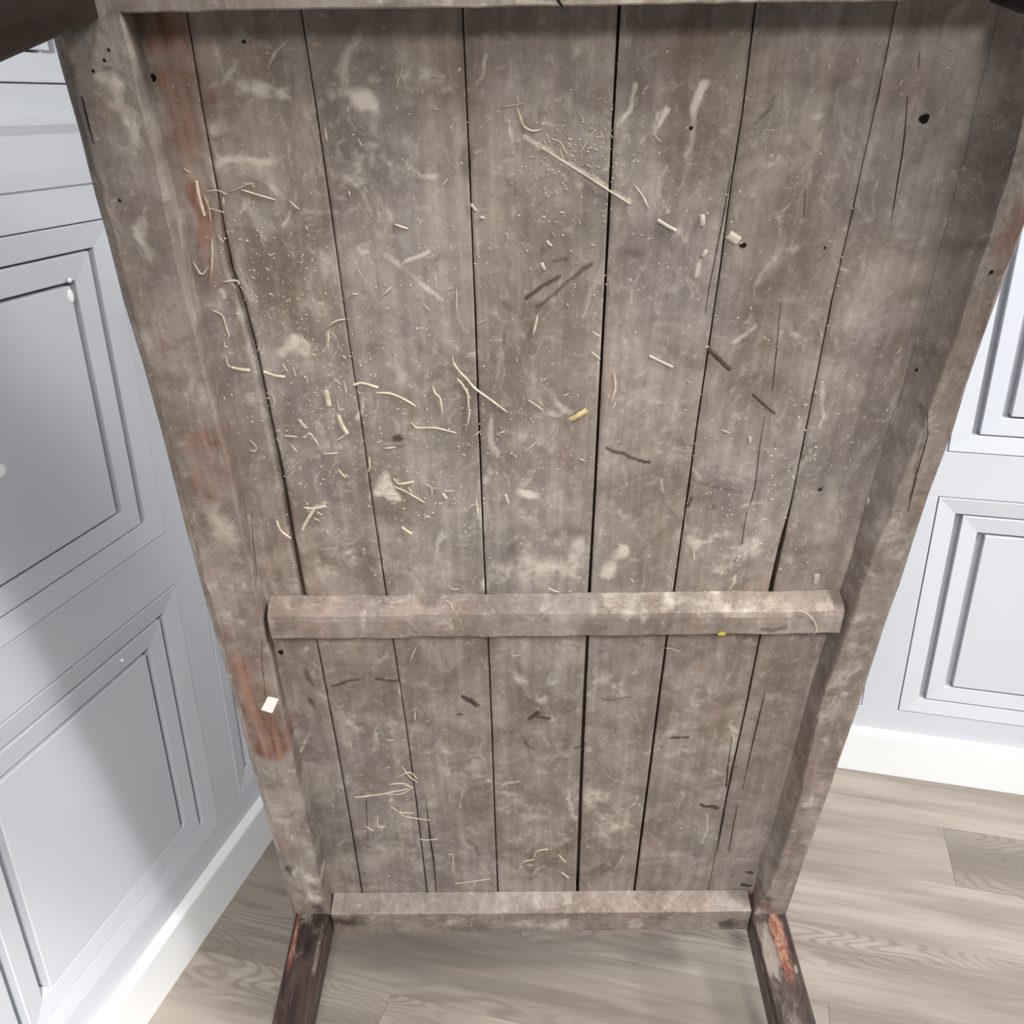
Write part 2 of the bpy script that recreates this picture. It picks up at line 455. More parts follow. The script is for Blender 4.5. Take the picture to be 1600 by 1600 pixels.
# stains, with some painted shade and highlight: (channel 0 pale / 1 dark / 2 red, strength, half width in photo px, points)
MARKS = [
 # pale smears and strokes
 (0,.75,12,[(335,126),(400,133),(480,146),(590,160)]), (0,.5,9,[(300,188),(340,203),(400,212),(470,205)]), (0,.55,7,[(330,250),(400,252),(490,247)]),
 (0,.45,14,[(350,270),(430,262),(520,250)]), (0,.9,20,[(463,553),(468,556)]), (0,.95,17,[(592,742),(594,768)]), (0,.6,22,[(580,535),(586,560)]),
 (0,.9,9,[(812,772),(845,781),(878,776)]), (0,.6,9,[(812,800),(835,822)]), (0,.8,16,[(940,880),(962,868)]), (0,.65,42,[(1105,862),(1150,855)]),
 (0,.55,50,[(800,880),(860,880)]), (0,.6,16,[(770,905),(840,890),(900,860)]), (0,.75,5,[(990,128),(985,165),(966,200)]), (0,.8,7,[(1104,126),(1088,168),(1074,235)]),
 (0,.6,4,[(1044,172),(1034,192),(1026,205)]), (0,.5,6,[(1215,495),(1240,522),(1268,545)]), (0,.5,7,[(838,650),(870,648),(885,638)]), (0,.4,8,[(850,655),(800,690)]),
 (0,.65,4,[(824,215),(870,246),(930,282),(985,318)]), (0,.7,5,[(602,402),(640,430),(690,468)]), (0,.55,4,[(634,410),(670,393)]), (0,.6,8,[(1024,343),(1060,362)]),
 (0,.45,10,[(550,560),(610,570),(640,610)]), (0,.5,12,[(620,600),(690,620)]), (0,.5,14,[(770,610),(800,650)]), (0,.45,30,[(1040,640),(1060,700)]),
 (0,.55,18,[(1020,700),(1050,690)]), (0,.4,30,[(960,810),(1000,830)]), (0,.4,40,[(560,880),(640,890)]), (0,.35,25,[(500,900),(580,870)]),
 (0,.5,10,[(800,1040),(830,1080),(870,1100)]), (0,.45,8,[(880,1000),(905,1030)]), (0,.5,12,[(940,1060),(985,1080)]), (0,.45,8,[(690,1130),(697,1170),(702,1178)]),
 (0,.5,30,[(930,1250),(960,1290)]), (0,.4,30,[(620,1290),(660,1350)]), (0,.35,40,[(720,1150),(760,1240)]), (0,.4,25,[(1030,1330),(1070,1340)]),
 (0,.35,40,[(800,1250),(860,1320)]), (0,.4,8,[(1190,480),(1170,505),(1165,515)]), (0,.35,6,[(1142,300),(1160,275),(1200,255)]), (0,.4,4,[(1285,600),(1286,640),(1280,670)]),
 (0,.35,8,[(1230,385),(1250,380)]), (0,.5,5,[(1403,368),(1425,372)]), (0,.3,60,[(560,250),(640,230)]), (0,.3,40,[(620,90),(660,130)]),
 (0,.4,7,[(455,1030),(480,1015)]), (0,.4,8,[(1200,1145),(1208,1120)]), (0,.4,5,[(300,560),(315,568)]), (0,.3,25,[(1330,300),(1400,330)]),
 (0,.35,20,[(1330,450),(1345,490)]), (0,.45,6,[(1030,560),(1005,620),(975,640)]), (0,.35,30,[(470,930),(520,880)]), (0,.35,30,[(980,1180),(950,1150)]),
 (0,.4,25,[(860,1120),(830,1160)]), (0,.35,25,[(560,1340),(600,1330)]), (0,.3,50,[(640,1160),(660,1110)]), (0,.6,3.5,[(792,185),(798,205),(803,222)]),
 # dark marks, dents, knots
 (1,.75,4,[(872,432),(845,448),(822,470)]), (1,.6,4,[(925,413),(885,440),(842,480)]), (1,.45,10,[(842,482),(850,490)]), (1,.55,3,[(860,408),(888,406)]),
 (1,.28,60,[(880,390),(930,420)]), (1,.22,60,[(1000,380),(960,440)]), (1,.95,7,[(598,683),(624,686)]), (1,.4,9,[(595,700),(622,700)]),
 (1,1,4.5,[(724,1088),(745,1103)]), (1,.8,5,[(712,1117),(716,1119)]), (1,1,6.5,[(779,1141),(780,1141)]), (1,1,5,[(816,1150),(820,1158),(825,1168)]),
 (1,.9,4,[(824,1122),(838,1112)]), (1,.9,3,[(836,1119),(858,1123)]), (1,.33,12,[(685,1062),(688,1100),(692,1150)]), (1,1,4.5,[(1098,1259),(1122,1263)]),
 (1,1,5,[(1143,1390),(1155,1390)]), (1,.95,4,[(1160,1382),(1174,1385)]), (1,.95,4,[(1171,1363),(1177,1363)]), (1,.75,3.5,[(1050,1153),(1073,1151)]),
 (1,.7,3,[(520,1072),(545,1064),(565,1062)]), (1,.7,3.5,[(590,1060),(622,1064)]), (1,.6,5,[(478,1045),(486,1072)]), (1,.8,6,[(480,1092),(486,1105)]),
 (1,.8,3.5,[(953,698),(980,712),(1010,724)]), (1,.55,9,[(1030,696),(1042,690)]), (1,.5,10,[(570,842),(606,850)]), (1,.4,10,[(640,846),(670,852)]),
 (1,.45,8,[(730,230),(726,290)]), (1,.35,8,[(750,300),(745,270)]), (1,.4,6,[(975,280),(974,345)]), (1,.3,30,[(500,1090),(510,1150)]),
 (1,.45,3,[(1076,748),(1110,760),(1170,772)]), (1,.7,3,[(1082,777),(1075,792)]), (1,.5,6,[(1113,793),(1114,795)]), (1,.5,5,[(1218,728),(1219,730)]),
 (1,.6,4,[(1280,764),(1281,766)]), (1,.6,3.5,[(915,1163),(897,1172)]), (1,.5,3,[(942,1092),(955,1094),(988,1088)]), (1,.5,3,[(787,545),(788,520)]),
 (1,.35,30,[(500,760),(520,770)]), (1,.3,40,[(280,400),(300,420)]), (1,.4,25,[(820,285),(840,320)]), (1,.28,45,[(1300,830),(1320,900)]),
 (1,.25,60,[(1290,760),(1330,700)]), (1,.35,10,[(1245,170),(1247,175)]), (1,.3,7,[(685,900),(670,850)]), (1,.35,12,[(560,530),(565,500)]),
 (1,.25,40,[(1010,480),(1060,470)]), (1,.3,10,[(1200,450),(1210,420)]), (1,.3,12,[(445,640),(480,655)]), (1,.25,30,[(420,620),(450,600)]),
 (1,.3,60,[(400,180),(470,190)]), (1,.25,50,[(880,100),(900,150)]), (1,.3,10,[(1000,440),(1020,410)]),
 # red and brown wood showing through
 (2,.95,42,[(255,30),(265,110),(280,190)]), (2,.55,20,[(310,40),(325,120),(338,170)]), (2,1,13,[(305,290),(312,340),(318,385)]), (2,.7,14,[(318,400),(325,430)]),
 (2,.65,12,[(886,706),(888,722)]), (2,.3,30,[(905,690),(910,700)]), (2,.4,20,[(1222,415),(1224,425)]), (2,.35,14,[(640,420),(645,425)]),
 (2,.55,14,[(372,680),(378,715)]), (2,.3,60,[(1330,100),(1400,150)]), (2,.25,30,[(1060,90),(1100,110)]), (2,.5,14,[(440,1080),(452,1120)]),
]
R_MARKS = [   # on the faces of the rails; black top corners are leg shade painted in
 (1,.75,6,[(92,50),(109,125),(137,225),(162,325),(185,400),(208,500),(220,540)]), (1,.5,5,[(237,594),(266,700),(308,869),(344,1000),(378,1116)]),
 (1,.7,20,[(95,45),(140,30),(185,25)]), (1,.8,24,[(1560,30),(1590,80)]), (1,.6,7,[(196,50),(214,125),(233,205),(250,290)]), (1,.45,6,[(1596,360),(1575,420),(1550,490),(1528,550)]),  # wide dark strokes paint the shade in both top corners
 (1,.6,20,[(1500,6),(1560,8)]), (1,.4,12,[(225,360),(262,395)]), (2,.35,40,[(215,420),(240,520),(255,570)]), (2,.35,40,[(310,800),(330,850)]), (2,.4,40,[(360,1000),(395,1100)]),
 (0,.5,9,[(246,270),(262,340)]), (0,.5,9,[(228,190),(238,230)]), (0,.45,16,[(1300,1130),(1280,1180)]), (0,.45,16,[(1345,1000),(1330,1040)]), (2,.35,20,[(1440,770),(1420,830)]),
 (0,.5,14,[(560,1440),(700,1442),(1000,1444)]), (0,.4,12,[(700,1415),(1000,1416)]), (0,.55,8,[(500,4),(800,4),(1400,5)]),
 (2,1,34,[(385,1055),(400,1100),(418,1165)]), (2,.6,40,[(330,690),(340,760)]), (2,.5,20,[(280,430),(292,450)]), (2,.45,25,[(150,130),(160,170)]), (2,.5,18,[(105,50),(112,90)]),
 (2,.9,22,[(1588,340),(1568,400)]), (2,.55,10,[(1490,640),(1478,690)]), (2,.5,12,[(1540,470),(1520,540)]), (2,.4,25,[(255,500),(262,540)]),
 (2,.5,20,[(432,1305),(436,1320)]), (2,.5,20,[(310,880),(300,850)]), (2,.7,10,[(1240,1320),(1232,1360)]), (2,.4,18,[(340,900),(330,870)]),
 (0,.6,14,[(172,130),(190,190),(205,240)]), (0,.6,16,[(215,350),(230,400)]), (0,.5,16,[(350,960),(375,1000)]), (0,.5,20,[(335,800),(345,850)]),
 (0,.7,14,[(480,1360),(492,1400)]), (0,.5,18,[(300,620),(310,640)]), (0,.6,20,[(1370,920),(1355,960)]), (0,.5,20,[(1320,1060),(1300,1120)]), (0,.4,20,[(1270,1220),(1262,1260)]),
 (0,.5,12,[(1590,260),(1575,330)]), (0,.45,20,[(200,430),(215,450)]), (0,.4,18,[(430,1240),(440,1290)]), (0,.45,22,[(1420,800),(1405,860)]), (0,.4,22,[(1385,880),(1400,850)]),
 (1,.8,22,[(186,20),(200,70),(210,90)]), (1,.55,8,[(125,140),(150,210),(170,300)]), (1,.5,16,[(245,395),(250,410)]), (1,.45,16,[(232,380),(280,425)]), (1,.8,8,[(456,1355),(458,1372)]),
 (1,.9,14,[(474,1420),(510,1416)]), (1,.8,7,[(1254,1365),(1244,1395)]), (1,.5,7,[(100,60),(120,130)]), (1,.45,14,[(300,870),(310,900)]), (1,.35,20,[(420,1210),(430,1230)]),
 (1,.5,14,[(180,60),(150,40)]), (1,.4,20,[(215,440),(222,480)]), (1,.5,4,[(1447,640),(1446,680),(1437,715),(1423,780)]), (1,.8,14,[(530,1440),(560,1440)]), (1,.85,14,[(1168,1438),(1130,1450)]),
 (1,.6,8,[(1208,1300),(1205,1330)]), (1,.8,8,[(1200,1400),(1218,1418)]), (2,.9,14,[(1195,1415),(1212,1424)]), (1,.6,3.5,[(165,110),(172,108)]),
]
C_MARKS = [   # on the cross rail, stains and a painted edge highlight
 (0,.45,9,[(430,957),(560,950),(720,948),(900,953),(1000,955),(1200,965)]), (2,.4,10,[(650,985),(690,990)]), (2,.35,8,[(835,990),(850,992)]), (0,.5,14,[(660,985),(700,975)]),  # first pale stroke paints the highlight along the upper edge
 (1,.6,4,[(1190,987),(1230,986)]), (1,.5,4,[(640,959),(700,956)]), (1,.4,5,[(745,953),(770,951)]), (1,.5,4,[(845,965),(855,975)]), (2,.5,12,[(1060,935),(1200,936),(1300,938)]),
 (0,.5,14,[(1280,965),(1310,968)]), (1,.3,14,[(1010,975),(1040,985)]), (0,.45,14,[(930,960),(1000,968)]),
]
for _ in range(170):      # stray dusty strokes all over the planks
    x, y = rng.uniform(300, 1360), rng.uniform(60, 1390)
    L = rng.uniform(8, 60); a = rng.choice([.5, .7, -0.6, 2.0, 1.4, -.9]) + rng.uniform(-.4, .4)
    c = rng.uniform(-.5, .5)
    pts = [(x + L * t * math.cos(a + c * t), y + L * t * math.sin(a + c * t)) for t in (0, .5, 1)]
    MARKS.append((rng.choice([0, 0, 0, 1]), rng.uniform(.2, .5), rng.uniform(2, 9), pts))
for _ in range(260):      # fine pale scratches, mostly left of the middle and along the lower planks
    x, y = (rng.gauss(640, 190), rng.gauss(560, 230)) if rng.random() < .6 else (rng.uniform(480, 1250), rng.uniform(120, 1390))
    if not (300 < x < 1400 and 60 < y < 1395): continue
    L = rng.uniform(10, 45); a = rng.uniform(0, math.pi); c = rng.uniform(-1.2, 1.2)
    pts = [(x + L * t * math.cos(a + c * t), y + L * t * math.sin(a + c * t)) for t in (0, .33, .66, 1)]
    MARKS.append((0, rng.uniform(.16, .42), rng.uniform(.9, 2.0), pts))

_vn = nrg.uniform(-1, 1, (2, 64, 64)).astype(np.float32)
def vnoise(x, y, k):
    g = _vn[k]; xi = np.floor(x).astype(int); yi = np.floor(y).astype(int); fx = x - xi; fy = y - yi
    fx = fx * fx * (3 - 2 * fx); fy = fy * fy * (3 - 2 * fy)
    a = g[xi % 64, yi % 64]; b = g[(xi + 1) % 64, yi % 64]; c = g[xi % 64, (yi + 1) % 64]; d = g[(xi + 1) % 64, (yi + 1) % 64]
    return (a * (1 - fx) + b * fx) * (1 - fy) + (c * (1 - fx) + d * fx) * fy
def fbm(x, y, k):
    return vnoise(x, y, k) + .5 * vnoise(x * 2.1 + 7, y * 2.1, k) + .25 * vnoise(x * 4.3, y * 4.3 + 3, k)
def paint(u, v, marks, w):
    """stain and painted-shade channels at surface points (u, v)"""
    m = np.zeros((len(u), 4), np.float32); m[:, 3] = 1
    wx, wy = fbm(u * 42, v * 30, 0), fbm(u * 42 + 31, v * 30 + 17, 1)
    brk = .55 + .5 * fbm(u * 50 + 5, v * 36, 1)
    for ch, s, hw, pts in marks:
        q = [tp(x, y, w) for x, y in pts]
        r = hw * mpp(*pts[0], w) * 1.25
        q = np.array(q)
        lo = q.min(0) - r * 2.6; hi = q.max(0) + r * 2.6
        sel = np.nonzero((u > lo[0]) & (u < hi[0]) & (v > lo[1]) & (v < hi[1]))[0]
        if len(sel) == 0: continue
        aw = min(.8 * r, .012) if hw > 3.3 else .0008
        uu, vv = u[sel] + aw * wx[sel], v[sel] + aw * wy[sel]
        d = np.full(len(sel), 9.0)
        for a, b in zip(q[:-1], q[1:]):
            e = b - a; L2 = max(e @ e, 1e-9)
            t = np.clip(((uu - a[0]) * e[0] + (vv - a[1]) * e[1]) / L2, 0, 1)
            d = np.minimum(d, np.hypot(uu - a[0] - t * e[0], vv - a[1] - t * e[1]))
        x = np.clip(1.25 - d / r * (1.0 if hw < 6 else .85), 0, 1); x = x * x * (3 - 2 * x)
        val = s * (.95 if ch == 0 and hw > 7 else 1.1 if ch == 0 else 1) * x * (1 if hw < 5 else np.clip(brk[sel], .15 if ch < 2 else .6, 1.1))
        m[sel, ch] = np.maximum(m[sel, ch], val)
    return m

def grid_mesh(name, P, mask, skirt=None):
    """P: (rows, cols, 3) array -> mesh with stain and painted-shade attribute; skirt drops the rim to that w"""
    nr, nc = P.shape[:2]
    V = P.reshape(-1, 3)
    idx = np.arange(nr * nc).reshape(nr, nc)
    F = np.stack([idx[:-1, :-1], idx[:-1, 1:], idx[1:, 1:], idx[1:, :-1]], -1).reshape(-1, 4)
    if skirt is not None:
        rim = np.concatenate([idx[0, :-1], idx[:-1, -1], idx[-1, :0:-1], idx[:0:-1, 0]])
        low = V[rim].copy(); low[:, 2] = skirt
        n0 = len(V); V = np.vstack([V, low]); k = np.arange(len(rim)); k2 = (k + 1) % len(rim)
        F = np.vstack([F, np.stack([rim[k], n0 + k, n0 + k2, rim[k2]], -1)])
        mask = np.vstack([mask, mask[rim]])
    me = bpy.data.meshes.new(name)
    me.vertices.add(len(V)); me.vertices.foreach_set('co', V.astype(np.float32).ravel())
    me.loops.add(F.size); me.loops.foreach_set('vertex_index', F.astype(np.int32).ravel())
    me.polygons.add(len(F)); me.polygons.foreach_set('loop_start', np.arange(0, F.size, 4, dtype=np.int32))
    me.update(calc_edges=True)
    at = me.attributes.new('mask', 'FLOAT_COLOR', 'POINT')
    at.data.foreach_set('color', mask.astype(np.float32).ravel())
    me.polygons.foreach_set('use_smooth', np.zeros(len(F), bool))
    me.validate()
    return me

# --- planks
GAPS = [
 ([(290,12),(316,170),(340,300),(362,420),(383,480),(400,545),(420,640),(441,740),(460,850),(474,925),(496,1008),(512,1090),(530,1185),(546,1275),(566,1398)], [(0, 2.2), (310, 2.5), (400, 5.5), (925, 6.5), (1000, 2.5), (1500, 2)]),
 ([(472,28),(494,170),(520,350),(542,510),(563,650),(584,800),(603,927),(614,1000),(634,1130),(650,1250),(667,1395)], [(0, 2.3), (1500, 1.8)]),
 ([(724,45),(730,180),(736,320),(743,500),(749,680),(756,860),(759,925),(763,1000),(769,1150),(773,1270),(778,1395)], [(0, 2.2), (600, 2.6), (1500, 2)]),
 ([(968,15),(958,190),(953,300),(944,490),(936,640),(928,800),(921,925),(918,1000),(912,1120),(907,1250),(902,1398)], [(0, 5), (150, 4), (700, 4), (1100, 5), (1500, 4.5)]),
 ([(1178,30),(1160,180),(1144,280),(1124,430),(1105,560),(1090,660),(1072,790),(1053,925),(1042,1000),(1030,1090),(1012,1230),(999,1330),(990,1400)], [(0, 2.8), (300, 2.2), (900, 3), (1300, 4), (1500, 2)]),
 ([(1397,30),(1373,150),(1350,250),(1324,370),(1300,470),(1282,560),(1258,680),(1236,790),(1215,880),(1205,925),(1187,1000),(1165,1110),(1143,1210),(1125,1300),(1106,1395)], [(0, 2), (780, 2.4), (860, 6), (940, 6), (1000, 3), (1250, 3), (1320, 1), (1500, .8)]),
]
gap_c = [curve_uv(p, W_PL) for p, _ in GAPS]
VS = np.arange(V_BOT - OVER, V_TOP + OVER, .0025)
_pxrow = np.array([[y, tp(824, y, W_PL)[1], mpp(824, y, W_PL)] for y in range(-20, 1520, 20)])
py_of_v = lambda v: np.interp(v, _pxrow[::-1, 1], _pxrow[::-1, 0])
mpp_of_v = lambda v: np.interp(v, _pxrow[::-1, 1], _pxrow[::-1, 2])
def half_gap(k, v):
    ys, ws = zip(*GAPS[k][1])
    return np.interp(py_of_v(v), ys, ws) * mpp_of_v(v) * .54
L_OUT = curve_uv([(86,36),(109,125),(137.5,225),(162,325),(183,400),(208,500),(237,594),(266,700),(308,869),(344,1000),(378,1116),(409,1234),(429,1305),(444,1359),(461,1425)], 0)
L_INF = curve_uv([(189,11),(200,56),(216,125),(234,200),(255,300),(275,393),(300,494),(323,594),(350,700),(370,787),(394,890),(401,932),(415,1000),(430,1055),(442,1112),(455,1175),(470,1240),(483,1294),(492,1337),(501,1381),(515,1428)], 0)
L_INB = curve_uv([(214,40),(237,125),(256,219),(275,300),(291,375),(312,469),(322,516),(344,619),(369,712),(394,837),(415,927),(424,985),(438,1067),(455,1125),(472,1187),(487,1245),(501,1305),(512,1370),(520,1403)], W_PL)
R_OUT = curve_uv([(1600,357),(1575,425),(1550,492),(1525,560),(1500,632),(1480,700),(1457,760),(1440,805),(1417,875),(1395,945),(1372,1007),(1342,1100),(1332,1132),(1307,1202),(1282,1275),(1262,1333),(1245,1379),(1229,1427)], 0)
R_INF = curve_uv([(1595,180),(1587,217),(1578,251),(1561,311),(1540,375),(1522,430),(1502,490),(1482,550),(1465,600),(1449,640),(1437,675),(1420,715),(1402,762),(1387,812),(1365,862),(1342,925),(1330,970),(1317,1003),(1304,1040),(1285,1090),(1270,1157),(1256,1212),(1244,1262),(1230,1307),(1213,1360),(1196,1400),(1176,1430)], 0)
R_INB = curve_uv([(1552,56),(1544,94),(1531,137),(1517,197),(1511,236),(1496,283),(1477,360),(1462,415),(1440,500),(1422,562),(1405,625),(1390,662),(1380,700),(1362,757),(1347,807),(1332,865),(1312,925),(1290,1000),(1272,1055),(1264,1085),(1247,1150),(1230,1210),(1215,1262),(1206,1294),(1188,1344),(1181,1381),(1173,1401)], W_PL)

planks = []
for k in range(7):
    lo = (L_OUT(VS) - OVER) if k == 0 else gap_c[k - 1](VS) + half_gap(k - 1, VS)
    hi = (R_OUT(VS) + OVER) if k == 6 else gap_c[k](VS) - half_gap(k, VS)
    wob = np.interp(VS, np.linspace(-.1, 1.5, 90), nrg.normal(0, .00016, 90))
    if k > 0: lo = lo + wob
    nc = int(np.mean(hi - lo) / .0023) + 1
    t = np.linspace(0, 1, nc)
    Uc = lo[:, None] + (hi - lo)[:, None] * t[None, :]
    Vc = np.repeat(VS[:, None], nc, 1)
    de = np.minimum(Uc - lo[:, None], hi[:, None] - Uc)
    Wc = W_PL + nrg.normal(0, .0003) - .0011 * np.exp(-np.abs(de) / .0012)
    if k == 0:     # the long worn edge beside the first joint
        worn = np.interp(py_of_v(VS), [290, 380, 930, 1000, 1060], [0, 1, 1, .25, 0])[:, None]
        Wc = Wc - worn * .0045 * np.clip(1 - (hi[:, None] - Uc) / .0065, 0, 1)
    if k == 5:
        worn = np.interp(py_of_v(VS), [790, 860, 930, 990], [0, 1, 1, 0])[:, None]
        Wc = Wc - worn * .003 * np.clip(1 - (hi[:, None] - Uc) / .005, 0, 1)
    mk = paint(Uc.ravel(), Vc.ravel(), MARKS, W_PL)
    me = grid_mesh('plank', np.stack([Uc, Vc, Wc], -1), mk, W_PL - .018)
    o = link('plank', me, M_WOOD, table)
    planks.append(o)

# dark lacquered top board behind the planks
def quad_prism(name, pts, w0, w1, mat, parent, bev=0.0):
    v = [(u, vv, w0) for u, vv in pts] + [(u, vv, w1) for u, vv in pts]
    f = [(3, 2, 1, 0), (4, 5, 6, 7)] + [(i, (i + 1) % 4, 4 + (i + 1) % 4, 4 + i) for i in range(4)]
    o = link(name, mesh(name, v, f), mat, parent)
    if bev: bevel(o, bev)
    return o
vb, vt = V_BOT - OVER - .004, V_TOP + OVER + .004
quad_prism('tabletop', [(float(L_OUT(vb)) - OVER - .003, vb), (float(R_OUT(vb)) + OVER + .003, vb), (float(R_OUT(vt)) + OVER + .003, vt), (float(L_OUT(vt)) - OVER - .003, vt)], W_PL - .030, W_PL - .0185, M_TOP, table, .003)

# --- rails: swept face with stains and painted corner shade
def rail(name, c_out, c_in, c_back, v0, v1, label=None, rnd=.0025):
    vs = np.arange(v0, v1 + .001, .0040)
    jit = np.interp(vs, np.linspace(v0, v1, 60), nrg.normal(0, .0007, 60))
    jo = np.interp(vs, np.linspace(v0, v1, 120), nrg.normal(0, .0006, 120))
    a, b, c = c_out(vs) + jo, c_in(vs) + jit, c_back(vs)
    s = np.sign(np.mean(b - a))
    cols = []
    for w in (W_PL + .0004, -.02, -.006): cols.append((a, np.full_like(a, w)))
    cols.append((a + s * .0008, np.full_like(a, -.0018))); cols.append((a + s * rnd, np.full_like(a, 0.0)))
    for t in np.linspace(0, 1, 16)[1:-1]:
        cols.append((a + s * rnd + (b - a - 2 * s * rnd) * t, nrg.normal(0, .0001, len(a))))
    cols.append((b - s * rnd, np.full_like(a, 0.0))); cols.append((b - s * .0008, np.full_like(a, -.0012)))
    for t in np.linspace(.08, 1, 8): cols.append((b + (c - b) * t, np.full_like(a, -.003 + (W_PL + .0004 + .003) * t)))
    if s < 0: cols = cols[::-1]
    U_ = np.stack([q[0] for q in cols], 1); W_ = np.stack([q[1] for q in cols], 1)
    V_ = np.repeat(vs[:, None], U_.shape[1], 1)
    mk = paint(U_.ravel(), V_.ravel(), R_MARKS, 0)
    me = grid_mesh(name, np.stack([U_, V_, W_], -1), mk, W_PL + .0004)
    o = link(name, me, M_RAIL, table)
    if label: o['label'] = label
    return o
side_l = rail('side_rail', L_OUT, L_INF, L_INB, V_BOT + .001, V_TOP - .001)
side_r = rail('side_rail', R_OUT, R_INF, R_INB, V_BOT + .001, V_TOP - .001)

def cross_member(name, u0, u1, prof, marks, mat, nseg=150, label=None, rough=.0005):
    """prof: list of (v, w) going over the member from its upper root to its lower root"""
    us = np.linspace(u0, u1, nseg)
    fine = []
    for (a, b), (c, d) in zip(prof[:-1], prof[1:]):
        n = max(1, int(math.hypot(c - a, d - b) / .004))
        for i in range(n): fine.append((a + (c - a) * i / n, b + (d - b) * i / n))
    fine.append(prof[-1])
    fine = np.array(fine)
    U_ = np.repeat(us[None, :], len(fine), 0)
    jv = np.interp(us, np.linspace(u0, u1, 40), nrg.normal(0, rough, 40))
    V_ = fine[:, 0][:, None] + jv[None, :]
    W_ = np.repeat(fine[:, 1][:, None], nseg, 1)
    P = np.stack([U_, V_, W_], -1)[::-1]
    mk = paint(P[..., 0].ravel(), P[..., 1].ravel(), marks, 0)
    me = grid_mesh(name, P, mk, W_PL + .0003)
    o = link(name, me, mat, table)
    if label: o['label'] = label
    return o
# bottom end rail, top end rail, cross rail
cross_member('end_rail', -.361, .361, [(.004, W_PL + .0005), (.0025, -.003), (.0015, -.001), (0, 0), (-.0585, 0), (-.060, -.0015), (-.060, W_PL + .0005)], R_MARKS, M_RAIL)
cross_member('end_rail', -.361, .375, [(1.446, W_PL + .0005), (1.446, -.0015), (1.4445, 0), (1.3835, 0), (1.382, -.0012), (1.382, W_PL + .0005)], R_MARKS, M_RAIL)
cu0, cu1 = tp(417, 965, -.005)[0], tp(1318, 965, -.005)[0]
cross_member('cross_rail', cu0, cu1, [(.710, W_PL + .0005), (.7085, -.020), (.706, -.012), (.702, -.0075), (.695, -.0055), (.685, -.0047), (.667, -.0045), (.6645, -.006), (.664, -.010), (.664, W_PL + .0005)], C_MARKS, M_RAIL, 190, None, .0009)
# little end lip of the cross rail against the left rail (shadow gap beside it)
# crack through the top end rail
def strip(name, pts, widths, w, mat, parent, thick=.0004):
    """thin dark line of a split following pts (photo px)"""
    q = np.array([tp(x, y, w) for x, y in pts])
    ws = np.interp(np.linspace(0, 1, len(q)), np.linspace(0, 1, len(widths)), widths) * mpp(*pts[0], w) * .5
    v, f = [], []
    for i, p in enumerate(q):
        a = q[max(0, i - 1)]; b = q[min(len(q) - 1, i + 1)]; d = (b - a) / max(np.linalg.norm(b - a), 1e-9)
        nrm = np.array([-d[1], d[0]])
        for s, ww in ((1, w), (1, w + thick), (-1, w + thick), (-1, w)):
            v.append((p[0] + s * nrm[0] * ws[i], p[1] + s * nrm[1] * ws[i], ww))
    for i in range(len(q) - 1):
        for j in range(3):
            f.append((i * 4 + j, i * 4 + j + 1, i * 4 + 4 + j + 1, i * 4 + 4 + j))
    return link(name, mesh(name, v, f), mat, parent)
CR = [  # splits in the planks: plank index, points, widths
 (6, [(1418,150),(1414,205),(1410,240),(1403,280),(1397,320),(1392,345)], [.6, 1.6, 1.4, .5]),
 (6, [(1437,80),(1435,108)], [.5, 1.4, .5]), (5, [(1259,295),(1256,340)], [.5, 1.3, .5]),
 (5, [(1220,470),(1213,550),(1207,610)], [.4, 1.1, .8]), (5, [(1195,650),(1187,700),(1180,760),(1172,790)], [.4, 1.2, 1]),
 (5, [(1167,800),(1162,830),(1160,850)], [.8, .5]), (4, [(1142,270),(1134,320),(1120,390),(1108,450),(1102,490)], [.6, 1.3, 1.2, .6]),
 (6, [(1196,1080),(1186,1120),(1174,1170),(1160,1235)], [.5, 1.6, 1.4, .5]), (5, [(1144,1150),(1137,1200),(1135,1230)], [.4, 1.4, 1.6]),
 (5, [(1132,1270),(1126,1300),(1121,1330)], [.8, 1.4, .5]), (5, [(1152,1258),(1144,1300),(1139,1332)], [.5, 1.2, .5]),
 (2, [(666,1252),(672,1310),(677,1340),(682,1396)], [.7, 2.2, 2, 1.2]), (1, [(575,1310),(572,1250)], [.5, .9]),
]
for k, p, wd in CR: strip('crack', p, wd, W_PL + .0002, M_HOLE, planks[k])
strip('crack', [(868, -6), (873, 2), (879, 11)], [3, 4, 3], .0001, M_HOLE, [c for c in table.children if c.name.startswith('end_rail')][1])
strip('crack', [(1449,640),(1450,680),(1440,715),(1432,742),(1424,775),(1419,800)], [.4, 1.1, 1.5, 1.2, .4], .0002, M_HOLE, side_r)
strip('crack', [(128,150),(134,175),(140,200),(147,225)], [1, 2.2, 2, .8], .0002, M_HOLE, side_l)
strip('crack', [(393,800),(396,850),(402,900)], [.4, .9, .4], -.002, M_HOLE, side_l)
strip('crack', [(410,1000),(409,1020),(412,1060),(415,1090)], [.3, .6, .5, .3], .0002, M_HOLE, side_l)
def disc(name, px, py, rx, ry, w, mat, parent, thick=.0004, n=12, rot=0.0):
    c = tp(px, py, w); s = mpp(px, py, w)
    v, f = [], []
    for h in (0, thick):
        for i in range(n):
            a = 2 * math.pi * i / n; k = 1 + .12 * math.sin(3 * a + px)
            x, y = rx * k * math.cos(a), ry * k * math.sin(a)
            v.append((c[0] + s * (x * math.cos(rot) - y * math.sin(rot)), c[1] + s * (x * math.sin(rot) + y * math.cos(rot)), w + h))
    f.append(tuple(range(n, 2 * n)))
    for i in range(n): f.append((i, (i + 1) % n, n + (i + 1) % n, n + i))
    return link(name, mesh(name, v, f), mat, parent)
